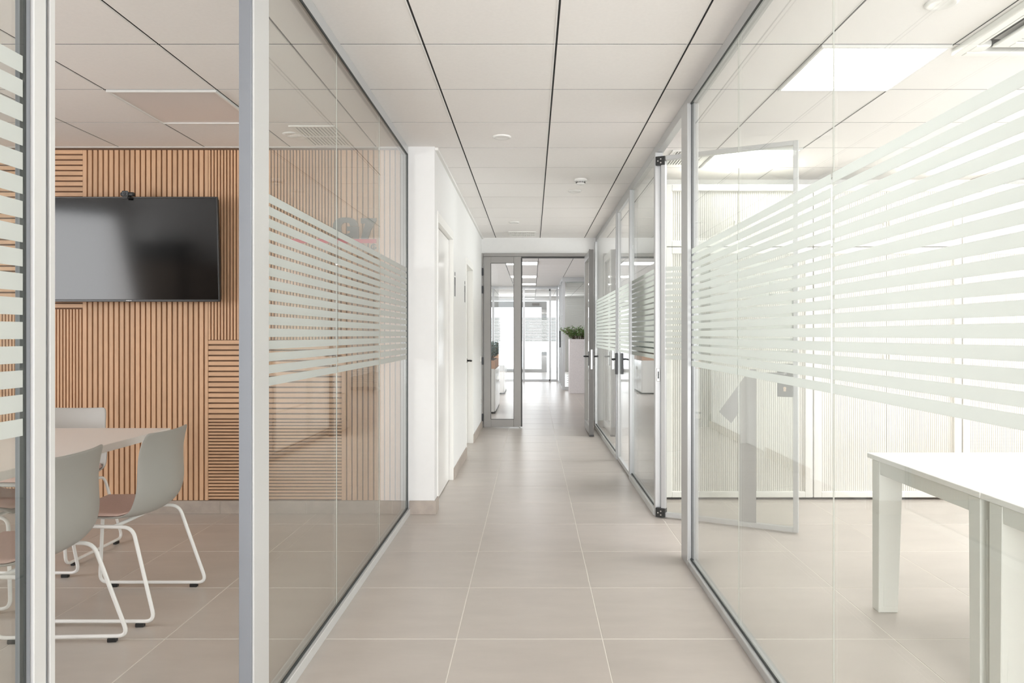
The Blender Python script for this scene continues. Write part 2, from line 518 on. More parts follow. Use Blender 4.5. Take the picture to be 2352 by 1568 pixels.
# open glass door, swung into the office
d1 = thing('door_2', (0, 0, 0), 'open glass office door with large grey number 1 and frosted stripes, swung inward', 'door', kind='structure')
LW, LH = 0.887, 2.472
frame('leaf_frame', 'x', 0, LW, .010, LH, -.018, .018, .030, 'aluminium', d1, .002)
pp = box('glass_pane', (.028, LW - .028, -.004, .004, .038, LH - .028), 'glass', d1)
for k in range(NS):
    z = ZB0 + k * PITCH
    box('frosted_stripe', (.03, LW - .03, -.0055, -.0045, z, z + SH), 'frost', pp)
num = prism('number_one', [(.520, .040), (.630, .040), (.630, 1.030), (.592, 1.030), (.392, .744), (.472, .672), (.520, .745)], .0012, 'number_film', d1, lambda u, v, d: (u, -.0057 - d, v))
lk = box('lock_plate', (LW - .125, LW - .030, -.026, -.006, .86, 1.068), 'lock_glass', d1, .002)
box('lock_plate', (LW - .125, LW - .030, .006, .026, .86, 1.068), 'lock_glass', d1, .002)
tube('handle', [(LW - .075, -.026, 1.005), (LW - .075, -.07, 1.005), (LW - .20, -.072, 1.003)], .010, 'lock_glass', d1, fr=.02)
cyl('key_cylinder', (LW - .078, -.028, .915), .009, .012, 'brass', d1, 'y', 12)
boxes('key_slot', [(LW - .085, LW - .071, -.031, -.027, .895, .915)], 'brass', d1)
for z in (.008, LH - .062):
    pv = box('pivot', (-.036, .030, -.027, .022, z, z + .060), 'black_plastic', d1, .002)
    for sx, sz in ((.002, .04), (.002, .015), (-.018, .028)):
        cyl('screw', (sx, -.0275, z + sz), .0045, .003, 'steel', pv, 'y', 10)
d1.location = (0.889, 4.94, 0); d1.rotation_euler = (0, 0, math.atan2(-.413, .785))
sp = box('strike_plate', (.856, .880, 4.950, 4.956, .93, 1.02), 'steel', wr, .004, 2)
box('strike_slot', (.863, .872, 4.947, 4.951, .95, 1.00), 'gasket', sp)

# ------------------------------------------------------------------ left corridor wall, white, with two recessed doors
WX = -0.68
wc = thing('wall_left_corridor', (-0.9, 7.4, 0), 'white plastered corridor wall with two recessed white doors', 'wall', kind='structure')
Z1 = CEIL
solid = [(-0.905, WX, 5.03, 5.165, 0, Z1), (-0.905, WX, 6.235, 7.42, 0, Z1), (-0.905, WX, 8.345, 9.75, 0, Z1),
         (-0.905, WX, 5.165, 6.235, 2.14, Z1), (-0.905, WX, 7.42, 8.345, 2.06, Z1), (-0.905, -0.76, 5.165, 6.235, 0, 2.14), (-0.905, -0.80, 7.42, 8.345, 0, 2.06)]
boxes('plaster', solid, 'plaster', wc)
box('ceiling_angle', (WX, WX + .022, 5.05, 9.75, CEIL - .020, CEIL - .001), 'rail_white', wc)
for nm, (ya, yb, zt, dx, hy) in (('door_3', (5.165, 6.235, 2.14, -.715, None)), ('door_4', (7.42, 8.345, 2.06, -.748, 8.24))):
    d = thing(nm, (dx, (ya + yb) / 2, 0), 'white flush door with glossy lacquer, first recessed door past the white column' if hy is None else 'white flush door with black lever handle, recessed nearest the grey double door', 'door', kind='structure')
    boxes('door_frame', [(dx - .04, WX + .006, ya, ya + .03, 0, zt), (dx - .04, WX + .002, yb - .03, yb, 0, zt), (dx - .04, WX + .002, ya + .03, yb - .03, zt - .07, zt)], 'white_paint', d, .002)
    box('leaf', (dx - .04, dx, ya + .034, yb - .036, .006, zt - .075), 'white_lacquer', d, .002)
    box('edge_gap', (dx - .03, dx - .002, yb - .0355, yb - .0305, .006, zt - .073), 'gasket', d)
    if hy is None: continue
    hh = hy
    box('handle_rose', (dx, dx + .008, hh - .026, hh + .026, .93, .982), 'black_metal', d, .002)
    tube('handle', [(dx, hh, .956), (dx + .055, hh, .956), (dx + .058, hh - .11, .956)], .010, 'black_metal', d, fr=.018)
# restroom pictograms flat on the wall
for nm, yc, zc, lab in (('restroom_pictogram', 6.35, 1.70, 'flat black person pictogram on white wall just past the first recessed door'), ('restroom_pictogram', 7.29, 1.69, 'flat black person pictogram on white wall beside the door with black handle')):
    t = thing(nm, (WX, yc, zc), lab, 'pictogram', 'restroom pictograms on the corridor wall')
    cyl('head', (WX + .001, yc, zc + .087), .019, .002, 'black_plastic', t, 'x', 16)
    boxes('body', [(WX, WX + .002, yc - .036, yc + .036, zc - .01, zc + .058), (WX, WX + .002, yc - .026, yc - .003, zc - .11, zc - .01), (WX, WX + .002, yc + .003, yc + .026, zc - .11, zc - .01)], 'black_plastic', t)
for z in (.93, .375):
    t = thing('wall_socket', (WX, 9.52, z - .04), 'small white switch plate on corridor wall at handle height' if z > .5 else 'small white socket plate low on corridor wall', 'socket')
    box('plate', (WX, WX + .009, 9.48, 9.56, z - .04, z + .04), 'white_paint', t, .003)
    box('insert', (WX + .009, WX + .012, 9.495, 9.545, z - .026, z + .026), 'white_lacquer', t, .001)
bl = thing('baseboard_left_corridor', (WX, 7.4, 0), 'taupe porcelain tile skirting along the white corridor wall', 'baseboard', kind='structure')
box('skirting_tile', (-0.856, WX + .012, 5.015, 5.03, 0, .095), 'tile_base', bl, .001)
box('skirting_tile', (WX, WX + .012, 5.03, 5.163, 0, .095), 'tile_base', bl, .001)
for a, b in ((6.237, 6.83), (6.832, 7.418), (8.347, 8.94), (8.942, 9.735)): box('skirting_tile', (WX, WX + .012, a, b, 0, .095), 'tile_base', bl, .001)
box('skirting_tile', (-.748, WX + .012, 8.331, 8.345, 0, .095), 'tile_base', bl, .001)

# ------------------------------------------------------------------ end wall and grey double door
YE = 9.75
we = thing('wall_end', (0, YE + .1, 0), 'white wall closing the corridor above the grey double door', 'wall', kind='structure')
boxes('plaster', [(-5.5, -.70, YE, YE + .2, 0, Z1), (.76, 5.3, YE, YE + .2, 0, Z1), (-.70, .76, YE, YE + .2, 2.352, Z1)], 'plaster', we)
box('skirting_tile', (.762, .845, YE - .012, YE, 0, .095), 'tile_base', we, .001)
dd = thing('door_5', (0, YE, 0), 'grey metal double door, narrow leaf closed and wide leaf standing open', 'door', kind='structure')
boxes('door_frame', [(-.695, -.655, YE - .03, YE + .06, 0, 2.352), (.725, .765, YE - .03, YE + .06, 0, 2.352), (-.655, .725, YE - .03, YE + .06, 2.308, 2.352)], 'door_grey', dd, .003)
box('rebate', (-.145, .725, YE - .012, YE + .05, 2.290, 2.308), 'door_dark', dd)
fl = frame('narrow_leaf', 'x', -.650, -.150, .012, 2.304, YE - .045, YE + .012, .098, 'door_grey', dd, .003, wb=.105, wt=.088)
box('glass_pane', (-.552, -.248, YE - .02, YE - .012, .117, 2.216), 'glass_clear', fl)
frame('glazing_bead', 'x', -.556, -.244, .113, 2.220, YE - .047, YE - .043, .005, 'door_dark', fl)
box('leaf_edge', (-.150, -.132, YE - .02, YE + .012, .012, 2.29), 'door_dark', fl)
cyl('floor_bolt', (-.165, YE - .05, .010), .006, .02, 'steel', fl, 'z', 10)
for z in (2.10, 1.86, .90, .14): box('hinge', (-.676, -.652, YE - .056, YE - .03, z - .05, z + .05), 'black_metal', dd, .002)
ol = frame('wide_leaf', 'y', 8.87, 9.715, .014, 2.304, .706, .760, .094, 'door_grey', dd, .003, wb=.105, wt=.088)
box('glass_pane', (.730, .738, 8.964, 9.621, .119, 2.216), 'glass_clear', ol)
box('leaf_edge', (.702, .758, 8.862, 8.870, .022, 2.300), 'door_grey_shaded', ol, .001)
box('edge_lip', (.700, .716, 8.856, 8.864, .022, 2.304), 'door_grey_shaded', ol, .001)
box('lock_plate', (.722, .742, 8.853, 8.871, .83, 1.07), 'steel', ol, .001)
box('foot_seal', (.703, .762, 8.852, 8.90, .001, .022), 'black_plastic', ol)
for sx in (-1, 1):
    xw = .706 if sx < 0 else .760
    box('handle_plate', (xw - .008 if sx < 0 else xw, xw if sx < 0 else xw + .008, 8.905, 8.945, .87, 1.045), 'black_metal', ol, .002)
    tube('handle', [(xw, 8.925, .985), (xw + sx * .058, 8.925, .985), (xw + sx * .06, 9.05, .985)], .010, 'black_metal', ol, fr=.02)

# ------------------------------------------------------------------ meeting room: slatted wall
YS = 5.05
ws = thing('wall_meeting_far', (-3.0, YS, 0), 'oak slatted feature wall with vertical and horizontal slat fields', 'wall', kind='structure')
box('backing_board', (-5.5, -0.90, YS + .016, YS + .10, 0, CEIL), 'wood_back', ws)
ZS0, ZS1 = 0.092, 2.545


def vslats(x0, x1, z0, z1, pitch, w):
    n = max(1, round((x1 - x0) / pitch)); p = (x1 - x0) / n
    for i in range(n):
        a = x0 + i * p
        box('slat', (a, a + w * p / pitch, YS, YS + .017, z0, z1), 'wood_slat', ws)


def hslats(x0, x1, z0, z1, pitch, w):
    n = max(1, round((z1 - z0) / pitch)); p = (z1 - z0) / n
    for i in range(n):
        a = z1 - i * p
        box('slat', (x0, x1, YS, YS + .017, a - w * p / pitch, a), 'wood_slat_cross', ws)


WP, WW, FP, FW = .0373, .0262, .0222, .0125
XC1, XC2, XC3 = -3.149, -2.272, -1.335
hslats(-4.4, XC1 - .001, 1.43, ZS1, WP, WW)
vslats(-4.4, XC1 - .001, ZS0, 1.43, FP, FW)
box('slat', (XC1, XC1 + .026, YS, YS + .017, ZS0, ZS1), 'wood_slat', ws)
vslats(XC1 + .037, XC2 - .022, ZS0, ZS1, WP, WW)
box('slat', (XC2 - .022, XC2, YS, YS + .017, ZS0, ZS1), 'wood_slat', ws)
vslats(XC2 + .004, XC3, 1.216, ZS1, FP, FW)
hslats(XC2 + .003, XC3, .655, 1.212, WP, WW)
hslats(XC2 + .003, XC3, ZS0, .655, FP, FW)
box('slat', (XC3 + .001, XC3 + .030, YS, YS + .017, ZS0, ZS1), 'wood_slat', ws)
vslats(XC3 + .040, -0.915, ZS0, ZS1, WP, WW)
box('ceiling_angle', (-5.5, -0.92, YS - .022, YS, CEIL - .006, CEIL - .001), 'rail_white', ws)
bm_ = thing('baseboard_meeting', (-3, YS, 0), 'taupe porcelain tile skirting below the slatted wall', 'baseboard', kind='structure')
xx = -2.18 - 0.6 * 5
while xx < -0.95:
    box('skirting_tile', (max(xx + .0015, -5.5), min(xx + .5985, -0.912), YS - .012, YS + .016, 0, .090), 'tile_base', bm_, .001)
    xx += 0.6
box('grout_line', (-5.5, -.912, YS - .008, YS + .016, 0, .0885), 'grout', bm_)
# other walls of the meeting room
wm = thing('wall_meeting_left', (-5.5, 2.5, 0), 'white side wall of the meeting room around a wide window', 'wall', kind='structure')
boxes('plaster', [(-5.7, -5.5, -.1, .15, 0, Z1), (-5.7, -5.5, 2.75, 5.1, 0, Z1), (-5.7, -5.5, .15, 2.75, 0, .85), (-5.7, -5.5, .15, 2.75, 2.33, Z1)], 'plaster', wm)
wb_ = thing('wall_meeting_back', (-3.2, 0, 0), 'white rear wall of the meeting room', 'wall', kind='structure')
boxes('plaster', [(-5.7, -0.92, -.1, .0, 0, Z1)], 'plaster', wb_)

# ------------------------------------------------------------------ office walls
wo = thing('wall_office_far', (3, 6.15, 0), 'white wall behind the cream office cabinets', 'wall', kind='structure')
boxes('plaster', [(.90, 5.3, 6.1, 6.22, 0, Z1)], 'plaster', wo)
w3 = thing('wall_office_right', (5.3, 4, 0), 'white outer wall of the offices around two wide windows', 'wall', kind='structure')
boxes('plaster', [(5.2, 5.4, Y0, .6, 0, Z1), (5.2, 5.4, 5.2, 6.6, 0, Z1), (5.2, 5.4, 9.4, 9.95, 0, Z1), (5.2, 5.4, .6, 5.2, 0, .8), (5.2, 5.4, .6, 5.2, 2.42, Z1), (5.2, 5.4, 6.6, 9.4, 0, .8), (5.2, 5.4, 6.6, 9.4, 2.42, Z1)], 'plaster', w3)
w4 = thing('wall_entrance', (0, Y0, 0), 'white wall around the glazed entrance behind the viewer', 'wall', kind='structure')
boxes('plaster', [(-5.7, -1.6, Y0 - .2, Y0, 0, Z1), (2.2, 5.4, Y0 - .2, Y0, 0, Z1), (-1.6, 2.2, Y0 - .2, Y0, 2.5, Z1), (-1.75, -1.6, Y0, -.1, 0, Z1)], 'plaster', w4)

# ------------------------------------------------------------------ lobby beyond the double door
wlb = thing('wall_lobby_left', (-3.5, 14.6, 0), 'white lobby wall around a long window', 'wall', kind='structure')
boxes('plaster', [(-3.7, -3.5, 9.95, 10.5, 0, Z1), (-3.7, -3.5, 18.7, 24.7, 0, Z1), (-3.7, -3.5, 10.5, 18.7, 0, .5), (-3.7, -3.5, 10.5, 18.7, 2.46, Z1)], 'plaster', wlb)
wlr = thing('wall_lobby_right', (3.6, 17, 0), 'white lobby wall at the far side', 'wall', kind='structure')
boxes('plaster', [(3.6, 3.8, 9.95, 24.7, 0, Z1)], 'plaster', wlr)
wg = thing('wall_lobby_far', (-0.5, 19.5, 0), 'glazed lobby partition with frosted stripes at the end of the view', 'glass wall', kind='structure')
YG = 19.5
boxes('track', [(-3.5, .70, YG - .03, YG + .03, CEIL - .07, CEIL - .001), (-3.5, .70, YG - .03, YG + .03, 0, .05)], 'aluminium', wg)
for x in (-2.3, -1.05, -.22, .49, .68): box('post', (x - .025, x + .025, YG - .03, YG + .03, .05, CEIL - .07), 'aluminium', wg)
box('door_pivot', (.462, .492, YG - .04, YG + .03, 2.44, 2.49), 'black_plastic', wg); box('door_pivot', (.462, .492, YG - .04, YG + .03, .0, .05), 'black_plastic', wg)
for a, b in ((-3.49, -2.33), (-2.27, -1.08), (-1.02, -.25), (-.19, .46), (.52, .65)):
    p = box('glass_pane', (a, b, YG - .004, YG + .004, .055, CEIL - .072), 'glass_clear', wg); stripes(p, YG - .006, .001, a, b, 'x')
wg2 = thing('wall_lobby_side', (.72, 18, 0), 'glazed lobby side partition beside the tall planter', 'glass wall', kind='structure')
boxes('track', [(.69, .75, 16.4, 19.5, CEIL - .07, CEIL - .001), (.69, .75, 16.4, 19.5, 0, .05), (.75, 3.5, 16.4, 16.46, CEIL - .10, CEIL - .001), (.75, 3.5, 16.4, 16.46, 0, .07)], 'aluminium', wg2)
for y in (16.43, 17.35, 18.4): box('post', (.69, .75, y - .03, y + .03, .05, CEIL - .07), 'aluminium', wg2)
box('post', (1.30, 1.36, 16.4, 16.46, .07, CEIL - .1), 'aluminium', wg2)
for a, b in ((16.47, 17.31), (17.39, 18.36), (18.44, 19.46)):
    p = box('glass_pane', (.716, .724, a, b, .055, CEIL - .072), 'glass_clear', wg2); stripes(p, .714, .001, a, b, 'y')
for a, b in ((.76, 1.29), (1.37, 2.4)): box('glass_pane', (a, b, 16.426, 16.434, .072, CEIL - .102), 'glass', wg2)
box('handle', (.66, .69, 17.36, 17.40, .95, 1.35), 'black_metal', wg2, .004)
bz = thing('venetian_blind', (1.6, 16.6, .1), 'pale venetian blind hanging behind the glass beside the tall planter', 'blind')
tag(boxes('blind_slats', [(.80, 2.4, 16.56, 16.60, .15 + k * .05, .156 + k * .05) for k in range(46)], 'blind_white', bz), kind='stuff')
box('head_rail', (.78, 2.42, 16.54, 16.62, 2.44, 2.50), 'blind_white', bz, .003)
wx = thing('wall_porch', (0, 24.7, 0), 'white outer wall around the bright glazed exit', 'wall', kind='structure')
boxes('plaster', [(-3.7, -1.9, 24.6, 24.8, 0, Z1), (1.1, 3.8, 24.6, 24.8, 0, Z1), (-1.9, 1.1, 24.6, 24.8, 2.42, Z1)], 'plaster', wx)
dx_ = thing('door_6', (.0, 24.5, 0), 'glazed outer door with grey frame and closer, bright daylight behind', 'door', kind='structure')
frame('door_frame', 'x', -1.9, .50, 0, 2.38, 24.30, 24.38, .18, 'aluminium', dx_, .004, wb=.10, wt=.20)
box('mullion', (-.62, -.50, 24.30, 24.38, .1, 2.2), 'aluminium', dx_, .004)
for a, b in ((-1.71, -.63), (-.49, .31)): box('glass_pane', (a, b, 24.335, 24.345, .1, 2.18), 'glass_clear', dx_)
box('door_closer', (.0, .25, 24.24, 24.30, 2.24, 2.32), 'door_grey', dx_, .004)

# ------------------------------------------------------------------ ceiling fittings
def light_panel(x, y, on, label, group=None):
    t = thing('ceiling_light', (x + .3, y + .3, CEIL - .012), label, 'ceiling light', group)
    bs = [(x + .004, x + .596, y + .004, y + .018), (x + .004, x + .596, y + .582, y + .596), (x + .004, x + .018, y + .018, y + .582), (x + .582, x + .596, y + .018, y + .582)]
    boxes('frame', [(a, b, c, d, CEIL - .012, CEIL + .012) for a, b, c, d in bs], 'rail_white', t, .001)
    box('diffuser', (x + .018, x + .582, y + .018, y + .582, CEIL - .006, CEIL + .010), 'light_on' if on else 'light_off', t)


for x, y in LIGHTS_ON:
    if y < 6.2:
        lab = {(1.31, 3.26): 'lit square panel light in office ceiling beside the air conditioner', (1.31, 5.06): 'lit square panel light in office ceiling above the open door', (3.11, 5.06): 'lit square panel light seen between frosted stripes above the cabinets', (1.31, 1.46): 'lit square panel light in office ceiling between glass partition and the nearer twin desk', (3.11, 3.26): 'lit square panel light in office ceiling on the window side of the air conditioner', (3.11, 1.46): 'lit square panel light in office ceiling by the window, over the desk end'}[(x, y)]
        light_panel(x, y, True, lab, 'panel lights in the office ceiling')
    elif y < 9: light_panel(x, y, True, 'lit square panel light in the ceiling of the next office')
    else: light_panel(x, y, True, {12.86: 'lit square panel light in lobby ceiling just past the double door', 15.86: 'lit square panel light in lobby ceiling level with the tall planter', 18.26: 'lit square panel light in lobby ceiling next to the far glass partition'}[y], 'panel lights in the lobby ceiling')
light_panel(-2.29, 3.86, False, 'unlit square panel light in meeting room ceiling')


def speaker(x, y, r, label):
    o = lathe('ceiling_spot', [(r * .3, -.0025), (r * .62, -.003), (r * .82, -.010), (r, -.004), (r * 1.0, 0.0)], 'white_lacquer', None, (x, y, CEIL))
    tag(o, label, 'ceiling spot', 'round white ceiling spots')


speaker(-.20, 4.78, .062, 'round white recessed ceiling spot close to the white column')
speaker(.39, 6.58, .062, 'round white ceiling spot just past the smoke detector')
speaker(-.21, 8.40, .062, 'round white ceiling spot near the end of the corridor')
speaker(-1.57, 4.72, .062, 'round white ceiling spot beside the meeting room air grille')
speaker(1.62, 2.85, .062, 'round white ceiling spot in office beside the panel light')
sd = thing('smoke_detector', (.41, 6.08, CEIL - .05), 'white smoke detector with dark slots on corridor ceiling', 'smoke detector')
lathe('base', [(.052, -.016), (.056, -.012), (.056, 0)], 'white_lacquer', sd, (.41, 6.08, CEIL))
lathe('head', [(.016, -.048), (.03, -.044), (.036, -.036), (.040, -.016)], 'white_lacquer', sd, (.41, 6.08, CEIL))
for k in range(16):
    a = 2 * math.pi * k / 16
    cyl('slot', (.41 + .037 * math.cos(a), 6.08 + .037 * math.sin(a), CEIL - .029), .0042, .012, 'black_plastic', sd, 'z', 6)


def vent(x0, x1, y0, y1, label, n=11, back='vent_dark'):
    t = thing('ceiling_vent', ((x0 + x1) / 2, (y0 + y1) / 2, CEIL - .008), label, 'vent', 'ceiling air grilles')
    z0, z1 = CEIL - .008, CEIL + .001
    w = .022; ym = (y0 + y1) / 2
    boxes('frame', [(x0, x0 + w, y0, y1, z0, z1), (x1 - w, x1, y0, y1, z0, z1), (x0 + w, x1 - w, y0, y0 + w, z0, z1), (x0 + w, x1 - w, y1 - w, y1, z0, z1), (x0 + w, x1 - w, ym - .008, ym + .008, z0, z1)], 'white_paint', t, .001)
    box('backing', (x0 + w, x1 - w, y0 + w, y1 - w, CEIL - .0015, CEIL - .0002), back, t)
    p = (x1 - x0 - 2 * w) / n
    for k in range(n):
        a = x0 + w + k * p
        for c, d in ((y0 + w, ym - .008), (ym + .008, y1 - w)): box('louver', (a + p * .12, a + p * .62, c, d, z0 + .001, CEIL - .001), 'white_paint', t)


vent(-1.53, -1.24, 4.52, 5.00, 'white louvred air grille in meeting room ceiling near slatted wall')
vent(1.00, 1.27, 5.12, 5.56, 'white louvred air grille in office ceiling above the door leaf')
vent(-.30, .05, 9.15, 9.55, 'white louvred air grille in corridor ceiling by the double door', back='rail_white')

# cassette air conditioner
ac = thing('air_conditioner', (2.40, 2.85, CEIL - .03), 'white ceiling cassette air conditioner with slot outlets and central grille', 'air conditioner')
ax0, ax1, ay0, ay1 = 1.93, 2.87, 2.38, 3.32
za = CEIL - .032
inn = .045
bs = [(ax0, ax0 + inn, ay0, ay1), (ax1 - inn, ax1, ay0, ay1), (ax0 + inn, ax1 - inn, ay0, ay0 + inn), (ax0 + inn, ax1 - inn, ay1 - inn, ay1)]
boxes('panel', [(a, b, c, d, za, CEIL - .0005) for a, b, c, d in bs], 'white_paint', ac, .006, 2)
sl = .072
for nm, (a, b, c, d), hor in (('l', (ax0 + inn, ax0 + inn + sl, ay0 + inn + sl, ay1 - inn - sl), 0), ('r', (ax1 - inn - sl, ax1 - inn, ay0 + inn + sl, ay1 - inn - sl), 0), ('n', (ax0 + inn + sl, ax1 - inn - sl, ay0 + inn, ay0 + inn + sl), 1), ('f', (ax0 + inn + sl, ax1 - inn - sl, ay1 - inn - sl, ay1 - inn), 1)):
    box('air_slot', (a, b, c, d, CEIL - .003, CEIL - .0005), 'slot_dark', ac)
    if hor: box('flap', (a + .01, b - .01, c + .008, d - .050, za + .004, za + .010), 'white_paint', ac, .002)
    else: box('flap', (a + .008, b - .050, c + .01, d - .01, za + .004, za + .010), 'white_paint', ac, .002)
for cx in (ax0 + inn + sl / 2, ax1 - inn - sl / 2):
    for cy in (ay0 + inn + sl / 2, ay1 - inn - sl / 2):
        box('corner_cap', (cx - sl / 2, cx + sl / 2, cy - sl / 2, cy + sl / 2, za + .002, CEIL - .0005), 'white_paint', ac, .008, 2)
gx0, gx1, gy0, gy1 = ax0 + inn + sl, ax1 - inn - sl, ay0 + inn + sl, ay1 - inn - sl
frame_b = [(gx0, gx0 + .07, gy0, gy1), (gx1 - .07, gx1, gy0, gy1), (gx0 + .07, gx1 - .07, gy0, gy0 + .05), (gx0 + .07, gx1 - .07, gy1 - .05, gy1)]
boxes('grille_frame', [(a, b, c, d, za - .004, za + .010) for a, b, c, d in frame_b], 'white_paint', ac, .004)
box('filter', (gx0 + .07, gx1 - .07, gy0 + .05, gy1 - .05, za + .008, za + .010), 'vent_dark', ac)
for k in range(22):
    y = gy0 + .05 + (gy1 - gy0 - .1) * k / 22
    box('louver', (gx0 + .07, gx1 - .07, y, y + .013, za - .002, za + .006), 'white_paint', ac)

# ------------------------------------------------------------------ meeting room: television, webcam, sign
tv = thing('television', (0, 0, 0), 'large black wall-mounted television tilted down on the slatted wall', 'television')
TW, TH = 1.240, .715
box('body', (-TW / 2 + .01, TW / 2 - .01, .012, .052, .01, TH - .01), 'bezel', tv, .006)
frame('bezel', 'x', -TW / 2, TW / 2, 0, TH, -.004, .014, .011, 'bezel', tv, .002, wb=.017)
box('screen', (-TW / 2 + .010, TW / 2 - .010, 0, .012, .016, TH - .010), 'screen', tv)
box('wall_bracket', (-.22, .22, .052, .072, .12, TH - .12), 'black_metal', tv)
lg = text_mesh('maker_mark', 'SAMSUNG', .0085, .0004, 'logo_silver', .0002)
lo = link('maker_mark', lg, tv, (-.024, -.0046, .0055)); lo.rotation_euler = (math.pi / 2, 0, 0)
tv.location = (-2.765, 4.955, 1.478); tv.rotation_euler = (math.radians(3.3), 0, 0)
wc_ = thing('webcam', (-2.755, 4.92, 2.188), 'small black webcam clipped on top of the television', 'webcam')
box('body', (-2.802, -2.708, 4.895, 4.925, 2.194, 2.222), 'black_plastic', wc_, .010, 3)
box('front_plate', (-2.786, -2.742, 4.889, 4.900, 2.189, 2.229), 'lens', wc_, .008, 3)
cyl('lens', (-2.764, 4.888, 2.209), .009, .006, 'black_metal', wc_, 'y', 16)
boxes('clip', [(-2.775, -2.735, 4.880, 4.955, 2.188, 2.195), (-2.772, -2.738, 4.876, 4.884, 2.170, 2.194)], 'black_plastic', wc_, .002)

sg = thing('wall_sign', (-1.39, YS, 1.85), 'grey G7 letters over a red bar and small lettering on slatted wall', 'sign')


def sgx(px): return (px - VPX) * (YS - .01) / F_PX
def sgz(py): return EYE + (VPY - py) * (YS - .01) / F_PX
def splace(u, v, d):
    o = world_off(sg)
    return (sgx(u) - o.x, YS - .001 - d - o.y, sgz(v) - o.z)


G = [(764, 524), (766, 512), (772, 504), (782, 500), (797, 499), (810, 501), (818, 506), (822, 514), (822, 519), (804, 519), (803, 514), (798, 511), (790, 511), (785, 515), (783, 524), (785, 533), (790, 537), (798, 537), (804, 534), (804, 530), (797, 530), (797, 520), (824, 520), (824, 548), (812, 548), (810, 543), (802, 548), (790, 549), (775, 545), (767, 536)]
prism('letter', G, .012, 'logo_grey', sg, splace)
prism('letter', [(829, 501), (864, 501), (864, 507), (852, 528), (845, 548), (829, 548), (834, 530), (839, 513), (829, 513)], .012, 'logo_grey', sg, splace)
prism('red_bar', [(668, 549), (864, 549), (864, 558), (668, 558)], .012, 'logo_red', sg, splace)
for ch, pa, pb in (('I', 826, 828), ('N', 834, 845.5), ('G', 851, 864)):
    tm = text_mesh('small_letter', ch, .050, .004, 'logo_grey', .0004)
    v0, v1 = min(v.co.x for v in tm.vertices), max(v.co.x for v in tm.vertices)
    sc_ = (sgx(pb) - sgx(pa)) / (v1 - v0)
    tx = link('small_letter', tm, sg, Vector((sgx(pa) - v0 * sc_, YS - .006, sgz(572))) - world_off(sg))
    tx.rotation_euler = (math.pi / 2, 0, 0); tx.scale = (sc_, 1, 1)

# ------------------------------------------------------------------ meeting table and chairs
tb = thing('meeting_table', (-2.46, 2.75, 0), 'white meeting table with thin tapered edge and slim white legs', 'table')
tx0, tx1, ty0, ty1, tz = -2.765, -1.975, 1.55, 3.935, .742
bm = bmesh.new()
o_ = world_off(tb)
top = [(tx0, ty0), (tx1, ty0), (tx1, ty1), (tx0, ty1)]
lvl = [(0, tz), (0, tz - .035), (.05, tz - .046)]
rings = []
for ins, z in lvl:
    rings.append([bm.verts.new((x + (ins if x < -2.4 else -ins) - o_.x, y + (ins if y < 2.5 else -ins) - o_.y, z)) for x, y in top])
bm.faces.new(rings[0]); bm.faces.new(rings[-1])
for A, B in zip(rings, rings[1:]):
    for i in range(4): bm.faces.new((A[i], A[(i + 1) % 4], B[(i + 1) % 4], B[i]))
bmesh.ops.bevel(bm, geom=[e for e in bm.edges if abs(e.verts[0].co.z - tz) < 1e-4 and abs(e.verts[1].co.z - tz) < 1e-4], offset=.002, segments=1, affect='EDGES')
link('table_top', to_mesh(bm, 'table_white', name='table_top'), tb)
for x, sx in ((-2.62, -1), (-2.44, 1)):
    for y, sy in ((1.95, -1), (3.12, 1)):
        tube('leg', [(x, y, tz - .046), (x + sx * .0, y + sy * .03, .004)], .018, 'white_steel', tb, seg=10)
boxes('under_frame', [(-2.64, -2.42, 1.93, 1.97, tz - .07, tz - .045), (-2.64, -2.42, 3.10, 3.14, tz - .07, tz - .045), (-2.55, -2.51, 1.95, 3.12, tz - .07, tz - .045)], 'white_steel', tb)


